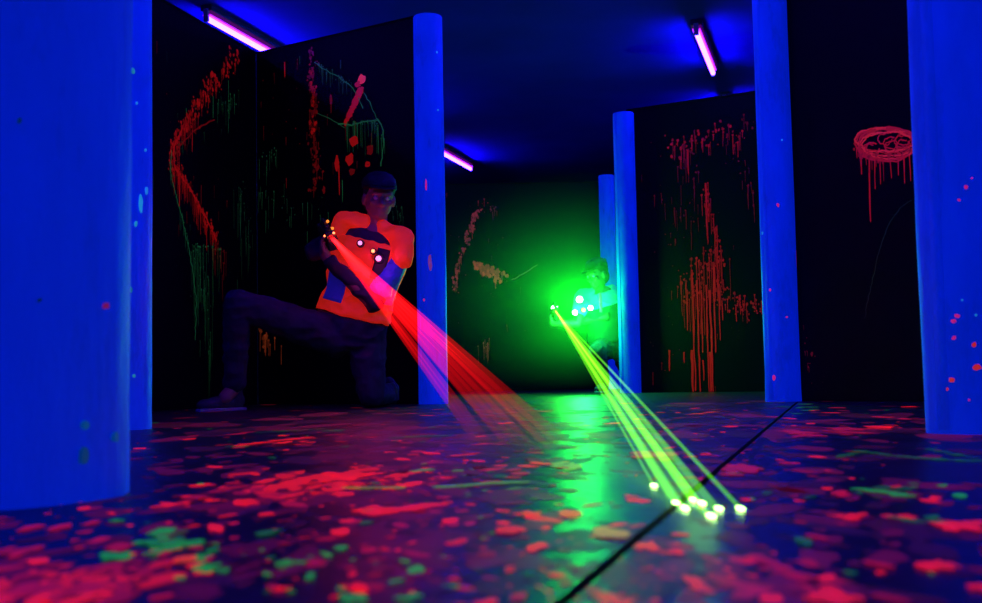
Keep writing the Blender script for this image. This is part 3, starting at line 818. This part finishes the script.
def lamp(name, loc, col, watts, r, parent=None):
    ld = bpy.data.lights.new(name, 'POINT'); ld.color = col; ld.energy = watts; ld.shadow_soft_size = r
    o = bpy.data.objects.new(name, ld); COL.objects.link(o)
    if parent: o.parent = parent; o.location = V(loc) - wloc(parent)
    else: o.location = loc
    return o

UP = V((0, 0, 1))
# ============================ player 1: kneeling, orange-red vest
D1 = 5.85
def q1(px, py, dd=0.0): return at(px, py, D1 + dd)
root1 = empty('person', V((q1(330, 400).x, D1, 0)),
              'kneeling person in a glowing orange-red vest aiming a toy gun, one knee raised', 'person')
pel = q1(350, 332, .05); nec = q1(375, 229, 0.0)
shR = q1(349, 226, -.02); shL = q1(402, 243, -.02)
hipR = q1(337, 338, .02); hipL = q1(366, 338, .05)
kneeR = q1(238, 304, -.22); ankR = q1(234, 388, -.10)
kneeL = q1(371, 393, .0); kneeL.z = .075
ankL = kneeL + V((.05, .36, -.005)); ankL.z = .06
muz1 = q1(333, 239, -.34)
tgt1 = on_floor(530, 440)
fw1 = (tgt1 - muz1).normalized()
gun1, G1P, G1R = place_gun(muz1, fw1, UP + V((-.25, 0, 0)), [(-.02, -.012, .024, .006, 'led_red'), (-.1, -.02, .034, .007, 'led_orange'), (-.155, -.01, .064, .0075, 'led_orange'), (-.08, .028, .01, .005, 'led_red'), (-.21, -.025, .02, .004, 'led_orange')], 0,
                           'dark toy laser gun with small orange lights, held by the kneeling player')
gr = G1P(-.288, 0, -.085); fg = G1P(-.15, 0, -.056)
f_, s_, u_ = [G1R.col[i] for i in range(3)]
# screen-left arm holds the rear grip, screen-right arm the foregrip
wrR = gr - f_ * .055 - u_ * .03 + s_ * -.01
elR = q1(313, 252, .02)
wrL = fg - u_ * .055 + s_ * .035 - f_ * .02
elL = q1(374, 304, -.10)
headc = q1(379, 199, -.03); hR = basis(V((.10, -.06, 1)), V((1, .18, 0.05)))
hfwd = (muz1 + V((.6, -1.2, -.2)) - headc)
hR = basis(V((.08, -.05, 1)), V((-1, 0, 0)))     # placeholder, set below
fy = V((0.28, -1, -.12)).normalized(); hr = fy.cross(V((.06, 0, 1))).normalized(); hu = hr.cross(fy)
hR = Matrix((hr, fy, hu)).transposed()
b = MB()
side1 = (shL - shR)
if basis(nec - pel, side1).col[1].y > 0: side1 = -side1
b.loft(torso_rings(pel, nec, side1, PROF))
b.limb([nec - V((0, 0, .02)), headc - hu * .06 - fy * .01], [.058, .052])
head_mesh(b, headc, hR)
for sh, el, wr in ((shR, elR, wrR), (shL, elL, wrL)):
    b.limb([nec.lerp(sh, .45) - UP * .03, sh, sh.lerp(el, .5), el, el.lerp(wr, .35), wr], [.055, .056, .046, .038, .038, .026])
for hp, kn, an in ((hipR, kneeR, ankR), (hipL, kneeL, ankL)):
    b.limb([hp, hp.lerp(kn, .5), kn, kn.lerp(an, .35), an], [.088, .075, .056, .052, .036])
b.limb([ankR, ankR + V((-.03, -.06, -.045))], [.036, .034]); b.limb([ankL, ankL + V((0, .09, .02))], [.036, .03])
hand(b, wrR, gr, u_, -s_ - f_ * .4, rot=1)
hand(b, wrL, fg, u_, s_ + f_ * -.3, rot=-1)
body = b.build('body', M['skin'], root1, remesh=.0065, iters=3)
eyes(headc, hR, root1)
# hair and cap
def hair_cap(headc, R, parent, cap=True):
    b = MB(); P = lambda x, y, z: headc + R @ V((x, y, z))
    b.ball(P(0, -.022, .040), (.082, .094, .088), R, 24, 16); b.ball(P(0, -.05, -.015), (.074, .056, .075), R, 18, 12)
    for k in range(26):
        a = 2 * math.pi * k / 26
        b.ball(P(.066 * math.cos(a), -.02 + .078 * math.sin(a), .070 + random.uniform(-.02, .03)), random.uniform(.016, .026))
    b.build('hair', M['hair'], parent, remesh=.007, iters=1)
    if cap:
        b = MB(); rings = []
        for (z, rx, ry) in ((.050, .088, .102), (.07, .088, .102), (.105, .080, .092), (.128, .060, .070), (.140, .030, .036), (.143, .004, .004)):
            rings.append([P(rx * math.cos(2 * math.pi * k / 28), -.016 + ry * math.sin(2 * math.pi * k / 28), z) for k in range(28)])
        b.loft(rings); c_ = b.build('cap', M['strap'], parent, smooth=True)
        b = MB(); top = []; bot = []
        for k in range(15):
            a = math.pi * k / 14; x = .072 * math.cos(a); y = .066 + .075 * math.sin(a)
            top.append(P(x, y, .060 - .012 * math.sin(a))); bot.append(P(x, y, .054 - .012 * math.sin(a)))
        b.loft([top, bot]); b.build('cap_brim', M['strap'], c_, smooth=False)
hair_cap(headc, hR, root1)
# trousers
b = MB()
for hp, kn, an in ((hipR, kneeR, ankR), (hipL, kneeL, ankL)):
    pts = [hp, hp.lerp(kn, .3), hp.lerp(kn, .65), kn, kn.lerp(an, .3), kn.lerp(an, .7), kn.lerp(an, .92)]
    b.limb(pts, [.102, .096, .086, .072, .068, .062, .060] if hp is hipR else [.102, .096, .084, .070, .066, .058, .055], 16)
b.loft(torso_rings(pel, nec, side1, PROF, .022, t0=-.12, t1=.16))
tr = b.build('trousers', M['trousers'], root1, remesh=.008, iters=3, wrinkle=.008)
# t-shirt sleeves under the vest
b = MB()
b.loft(torso_rings(pel, nec, side1, PROF, .010, t0=.0, t1=.98))
b.limb([nec.lerp(shR, .4) - UP * .02, shR, elR, elR.lerp(wrR, .9)], [.062, .068, .047, .036], 16)
b.limb([nec.lerp(shL, .4) - UP * .02, shL, elL, elL.lerp(wrL, .9)], [.062, .068, .047, .036], 16)
b.build('shirt', M['dark_cloth'], root1, remesh=.008, iters=3, wrinkle=.008)
b = MB(); b.limb([shL.lerp(elL, .12), shL.lerp(elL, .78)], [.071, .062], 18)
tag(b.build('sleeve', M['vest_panel'], root1, remesh=.008, iters=2, wrinkle=.008), 'bright blue upper sleeve')
# vest: front and back shell, shoulder caps that stand proud
b = MB()
b.loft(torso_rings(pel, nec, side1, PROF, .034, t0=.15, t1=.89))
Rb = basis(nec - pel, side1)
vest = b.build('vest', M['vest_red'], root1, remesh=.009, iters=3, wrinkle=.009)
b = MB(); out = (shL - nec).normalized()
b.limb([nec.lerp(shL, .35) + UP * .018 + V((0, -.03, 0)), shL + UP * .012 + V((0, -.03, 0)), shL + (elL - shL) * .22 + V((.03, -.03, .0))], [.050, .066, .070], 16)
b.build('shoulder_pad', M['vest_red'], vest, remesh=.009, iters=3, wrinkle=.009)
b = MB()
b.limb([nec.lerp(shR, .45) + UP * .020 + V((0, -.03, 0)), shR + UP * .020 + V((-.015, -.03, 0)), shR + V((-.05, -.03, -.03))], [.046, .060, .050], 16)
b.build('shoulder_pad', M['vest_red'], vest, remesh=.009, iters=3, wrinkle=.009)
# blue front panels sewn on the vest, following its curve
def vest_patch(a0, a1, t0, t1, m, name='front_panel', grow=.042, thick=.010):
    b = MB(); rows = 9; cols = 9; R = basis(nec - pel, side1)
    def prof(t):
        for i in range(len(PROF) - 1):
            if PROF[i][0] <= t <= PROF[i + 1][0]:
                f = (t - PROF[i][0]) / (PROF[i + 1][0] - PROF[i][0]); return PROF[i][1] * (1 - f) + PROF[i + 1][1] * f, PROF[i][2] * (1 - f) + PROF[i + 1][2] * f
        return PROF[-1][1:]
    def pt(i, j, g):
        t = t0 + (t1 - t0) * i / rows; a = math.radians(a0 + (a1 - a0) * j / cols); wd, dp = prof(t)
        cx = math.copysign(abs(math.cos(a)) ** (2 / 2.4), math.cos(a)); cy = math.copysign(abs(math.sin(a)) ** (2 / 2.4), math.sin(a))
        return pel.lerp(nec, t) + R @ V((cx * (wd + g), cy * (dp + g), 0))
    vs = [pt(i, j, g) for g in (grow, grow - thick) for i in range(rows + 1) for j in range(cols + 1)]
    n1 = (rows + 1) * (cols + 1); fs = []
    for i in range(rows):
        for j in range(cols):
            a = i * (cols + 1) + j
            fs += [(a, a + 1, a + cols + 2, a + cols + 1), (n1 + a, n1 + a + cols + 1, n1 + a + cols + 2, n1 + a + 1)]
    for i in range(rows):
        for j in (0, cols):
            a = i * (cols + 1) + j; fs.append((a, a + cols + 1, n1 + a + cols + 1, n1 + a))
    for j in range(cols):
        for i in (0, rows):
            a = i * (cols + 1) + j; fs.append((a, a + 1, n1 + a + 1, n1 + a))
    b.add(vs, fs)
    return b.build(name, M[m], vest, smooth=True), pt
sx = side1.normalized().x
RIGHT = 0 if sx > 0 else 180
def ang(d): return d if sx > 0 else 180 - d      # d = 0 at screen right, 90 at the front
tag(vest_patch(ang(14), ang(52), .34, .76, 'vest_panel')[0], 'blue panel on the glowing vest')
tag(vest_patch(ang(104), ang(143), .26, .56, 'vest_panel')[0], 'blue panel on the glowing vest')
_, vpt = vest_patch(ang(60), ang(78), .55, .84, 'strap', 'strap', grow=.040)
for (px, py, r, m) in ((360, 243, .011, 'led_pink'), (378.5, 258.5, .014, 'led_pink'), (373, 251, .009, 'led_red')):
    # lamps sit on the vest front
    c = q1(px, py, -.175)
    b = MB(); b.tube(c + V((0, .03, 0)), c + V((0, .004, 0)), r * 1.9, r * 1.7, 18); b.build('lamp_socket', M['strap'], vest, bevel=.002)
    b = MB(); b.ball(c, (r, .006, r), n=14, m=8); b.build('vest_lamp', M[m], vest, smooth=True)
lamp('vest_glow', q1(383, 264, -.27), (1.0, .06, .75), .55, .02, root1)
lamp('muzzle_glow', muz1 + V((.0, -.05, .02)), (1.0, .08, .05), .10, .02, root1)
shoe(V((ankR.x + .03, ankR.y + .07, 0)), V((ankR.x - .14, ankR.y - .16, 0)), UP, root1)
# back shoe rests on its toes behind the knee
shoe(ankL + V((.0, .10, .06)), V((ankL.x + .01, ankL.y + .17, .0)) + V((0, .0, .03)), V((0, 1, .15)).normalized(), root1)

# ============================ player 2: leaning out from the pillar with green lights
D2 = 9.42
def q2(px, py, dd=0.0): return at(px, py, D2 + dd)
root2 = empty('person', V((q2(612, 392).x, D2 + .1, 0)),
              'dark-haired person with green chest lights leaning out from behind a blue pillar', 'person')
pel = q2(613, 347, .12); nec = q2(599, 290, .0)
shN = q2(583, 297, -.02); shF = q2(611, 293, .04)
muz2 = q2(555.5, 311, -.30)
tgt2 = on_floor(700, 508)
fw2 = (tgt2 - muz2).normalized()
gun2, G2P, G2R = place_gun(muz2, fw2, UP, [(-.02, .016, .026, .008, 'led_green'), (-.08, .02, .03, .010, 'led_green'), (-.12, -.018, .03, .006, 'led_green'), (-.20, .024, .02, .008, 'led_green')], 0,
                           'dark toy laser gun with green lights, pointing down from the green-lit player')
gr = G2P(-.288, 0, -.085); fg = G2P(-.15, 0, -.056)
f_, s_, u_ = [G2R.col[i] for i in range(3)]
side2 = shF - shN
if basis(nec - pel, side2).col[1].y > 0: side2 = -side2
wrF = gr - f_ * .05 - u_ * .04; elF = q2(606, 317, -.08)
wrN = fg - u_ * .055 + s_ * .03; elN = q2(577, 324, -.12)
headc = q2(597, 275, -.04)
fy = V((-.72, -.66, -.22)).normalized(); hr = fy.cross(V((-.12, 0, 1))).normalized(); hu = hr.cross(fy); hR = Matrix((hr, fy, hu)).transposed()
hipA = q2(606, 348, .08); hipB = q2(622, 348, .14)
kneeA = q2(597, 352, -.26); ankA = V((kneeA.x + .06, kneeA.y + .16, .085))
kneeB = V((hipB.x + .06, hipB.y - .22, .08)); ankB = kneeB + V((.03, .38, -.01))
b = MB(); b.loft(torso_rings(pel, nec, side2, PROF))
b.limb([nec - V((0, 0, .02)), headc - hu * .06], [.056, .052]); head_mesh(b, headc, hR)
for sh, el, wr in ((shN, elN, wrN), (shF, elF, wrF)):
    b.limb([nec.lerp(sh, .45) - UP * .03, sh, sh.lerp(el, .5), el, el.lerp(wr, .35), wr], [.055, .055, .046, .038, .038, .026])
for hp, kn, an in ((hipA, kneeA, ankA), (hipB, kneeB, ankB)):
    b.limb([hp, hp.lerp(kn, .5), kn, kn.lerp(an, .35), an], [.088, .075, .056, .052, .036])
b.limb([ankA, ankA + V((0, -.07, -.04))], [.036, .032])
hand(b, wrF, gr, u_, -s_ - f_ * .4, rot=1); hand(b, wrN, fg, u_, s_ - f_ * .3, rot=-1)
b.build('body', M['skin_shaded'], root2, remesh=.0075, iters=3)
eyes(headc, hR, root2)
hair_cap(headc, hR, root2)
b = MB()
b.loft(torso_rings(pel, nec, side2, PROF, .014, t0=.0, t1=.98))
for sh, el in ((shN, elN), (shF, elF)):
    b.limb([nec.lerp(sh, .4) - UP * .02, sh, sh.lerp(el, .5)], [.062, .070, .064], 16)
b.build('shirt', M['white_tee'], root2, remesh=.009, iters=3, wrinkle=.008)
b = MB()
for hp, kn, an in ((hipA, kneeA, ankA), (hipB, kneeB, ankB)):
    b.limb([hp, hp.lerp(kn, .4), kn, kn.lerp(an, .5), kn.lerp(an, .88)], [.102, .092, .072, .066, .058], 16)
b.loft(torso_rings(pel, nec, side2, PROF, .022, t0=-.12, t1=.16))
b.build('trousers', M['trousers'], root2, remesh=.009, iters=3, wrinkle=.008)
b = MB(); b.loft(torso_rings(pel, nec, side2, PROF, .034, t0=.15, t1=.86))
vest = b.build('vest', M['vest_dark'], root2, remesh=.009, iters=2)
for (px, py, r, m, dd) in ((579.5, 299.5, .026, 'led_white_green', -.24), (575, 312.5, .020, 'led_white_green', -.24), (590.5, 308, .020, 'led_white_green', -.22), (583.5, 310, .016, 'led_yellow', -.235)):
    c = q2(px, py, dd)
    b = MB(); b.tube(c + V((0, .05, 0)), c + V((0, .006, 0)), r * 1.3, r * 1.3, 18); b.build('lamp_socket', M['strap'], vest, bevel=.002)
    b = MB(); b.ball(c, (r, .010, r), n=14, m=8); b.build('vest_lamp', M[m], vest, smooth=True)
b = MB(); b.limb([q2(600, 294, -.20), q2(600.5, 303, -.21), q2(601, 311, -.20)], [.012] * 3, 10); b.build('light_strip', M['led_green_dim'], vest, smooth=True)
lamp('vest_glow', q2(577, 303, -.40), (.01, 1.0, .05), GREEN_W, .05, root2)
lamp('floor_scatter', on_floor(695, 506) + V((0, -.02, .05)), (.25, 1.0, .02), .05, .02)  # added point lamp imitating the light scattered by the laser dots
lamp('vest_glow', q2(586, 318, -.30), (.01, 1.0, .12), GREEN_W * .35, .04, root2)
shoe(V((ankA.x + .02, ankA.y + .06, 0)), V((ankA.x - .06, ankA.y - .20, 0)), UP, root2)
shoe(ankB + V((0, .08, .06)), V((ankB.x, ankB.y + .15, .03)), V((0, 1, .15)).normalized(), root2)

# ------------------------------------------------------------------ laser beams
def fan(name, label, origin, ends, m, r0, r1, spot=None, parent_label=None):
    e = empty(name, origin, label, 'laser light')
    for i, (px, py) in enumerate(ends):
        q = on_floor(px, py); q.z = .002
        b = MB(); N_ = 14; a_ = V(origin); d = q - a_
        # stored as one long round tapering shaft with its distance along it
        u = d.normalized().orthogonal().normalized(); w_ = d.normalized().cross(u); n = 8; vs = []; al = []; fs = []
        for k in range(N_ + 1):
            t = k / N_; r = r0 + (r1 - r0) * t
            for j in range(n):
                an = 2 * math.pi * j / n; vs.append(a_ + d * t + (u * math.cos(an) + w_ * math.sin(an)) * r); al.append(max(t, 1e-4))
        for k in range(N_):
            for j in range(n): fs.append((k * n + j, k * n + (j + 1) % n, (k + 1) * n + (j + 1) % n, (k + 1) * n + j))
        b.add(vs, fs, None, al)
        b.build('laser_beam', M[m], e, smooth=True)
    if spot:
        for (px, py, rx, ry) in spot:
            q = on_floor(px, py); k = q.y / FPX
            b = MB(); vs = []; n = 16
            dirv = V((fw2.x, fw2.y, 0)).normalized(); sd = V((-dirv.y, dirv.x, 0))
            ring0 = [q + dirv * (math.cos(2 * math.pi * i / n) * ry * k) + sd * (math.sin(2 * math.pi * i / n) * rx * k) for i in range(n)]
            b.loft([[v + V((0, 0, .0022)) for v in ring0], [v + V((0, 0, .0034)) for v in ring0]])
            b.build('laser_dot', M['green_spot'], e)
    return e
fan('laser_beam_fan', 'fan of bright yellow-green laser beams ending in glowing dots on the floor', muz2,
    [(654, 487), (673, 503), (678, 506), (683, 510), (688, 513), (691, 501), (696, 503), (701, 505), (706, 514), (711, 518), (715, 513), (719, 511), (741, 511), (669, 500), (681, 512), (698, 511), (704, 516), (692, 507)],
    'green_beam', .0055, .0020,
    [(654, 487.5, 3.2, 15), (676, 505, 3.4, 15), (685, 510.5, 3.6, 18), (693, 502, 3.0, 14), (702, 505.5, 3.4, 16), (711, 518.5, 4.2, 18), (719, 511, 3.6, 15), (740.5, 511, 3.6, 16)])
fan('laser_beam_fan', 'fan of red laser beams passing in front of a blue pillar and fading', muz1,
    [(570, 445), (562, 448), (556, 443), (548, 447), (541, 444), (535, 449), (529, 444), (523, 448), (517, 445), (511, 448), (506, 445), (490, 444), (485, 447), (476, 443), (553, 451)],
    'red_beam', .0085, .0065)

# ------------------------------------------------------------------ haze round the green player
b = MB(); hc = q2(560, 296, .75)
b.ball(V((hc.x, hc.y, 1.03)), (1.7, 1.7, 1.0), None, 48, 30)
b.v = [V((min(v.x, 1.0 + max(0, v.y - 9.15) * 1.2), min(v.y, 11.88), v.z)) for v in b.v]
m, nt, N, L, p_ = newmat('stage_haze'); N.remove(p_)
vsn = N.new('ShaderNodeVolumeScatter'); vsn.inputs['Color'].default_value = (.25, 1, .22, 1); vsn.inputs['Density'].default_value = .11; vsn.inputs['Anisotropy'].default_value = .0
tc = N.new('ShaderNodeTexCoord'); mp = N.new('ShaderNodeMapping')
g0 = q2(572, 302, -.05); g0 = V((g0.x, g0.y, g0.z))
mp.vector_type = 'POINT'; mp.inputs['Scale'].default_value = (1 / 1.5, 1 / 1.6, 1 / 1.15)
mp.inputs['Location'].default_value = (-g0.x / 1.5, -g0.y / 1.6, -g0.z / 1.15)
gr_ = N.new('ShaderNodeTexGradient'); gr_.gradient_type = 'QUADRATIC_SPHERE'
pw = N.new('ShaderNodeMath'); pw.operation = 'POWER'; pw.inputs[1].default_value = 1.0
mu = N.new('ShaderNodeMath'); mu.operation = 'MULTIPLY'; mu.inputs[1].default_value = HAZE
L.new(tc.outputs['Object'], mp.inputs[0]); L.new(mp.outputs[0], gr_.inputs[0]); L.new(gr_.outputs['Fac'], pw.inputs[0]); L.new(pw.outputs[0], mu.inputs[0]); L.new(mu.outputs[0], vsn.inputs['Density'])
L.new(vsn.outputs[0], N['Material Output'].inputs['Volume'])
hz = b.build('stage_haze', m)
tag(hz, 'thin smoke lit green around the crouching player between the pillars', 'haze', kind='stuff')
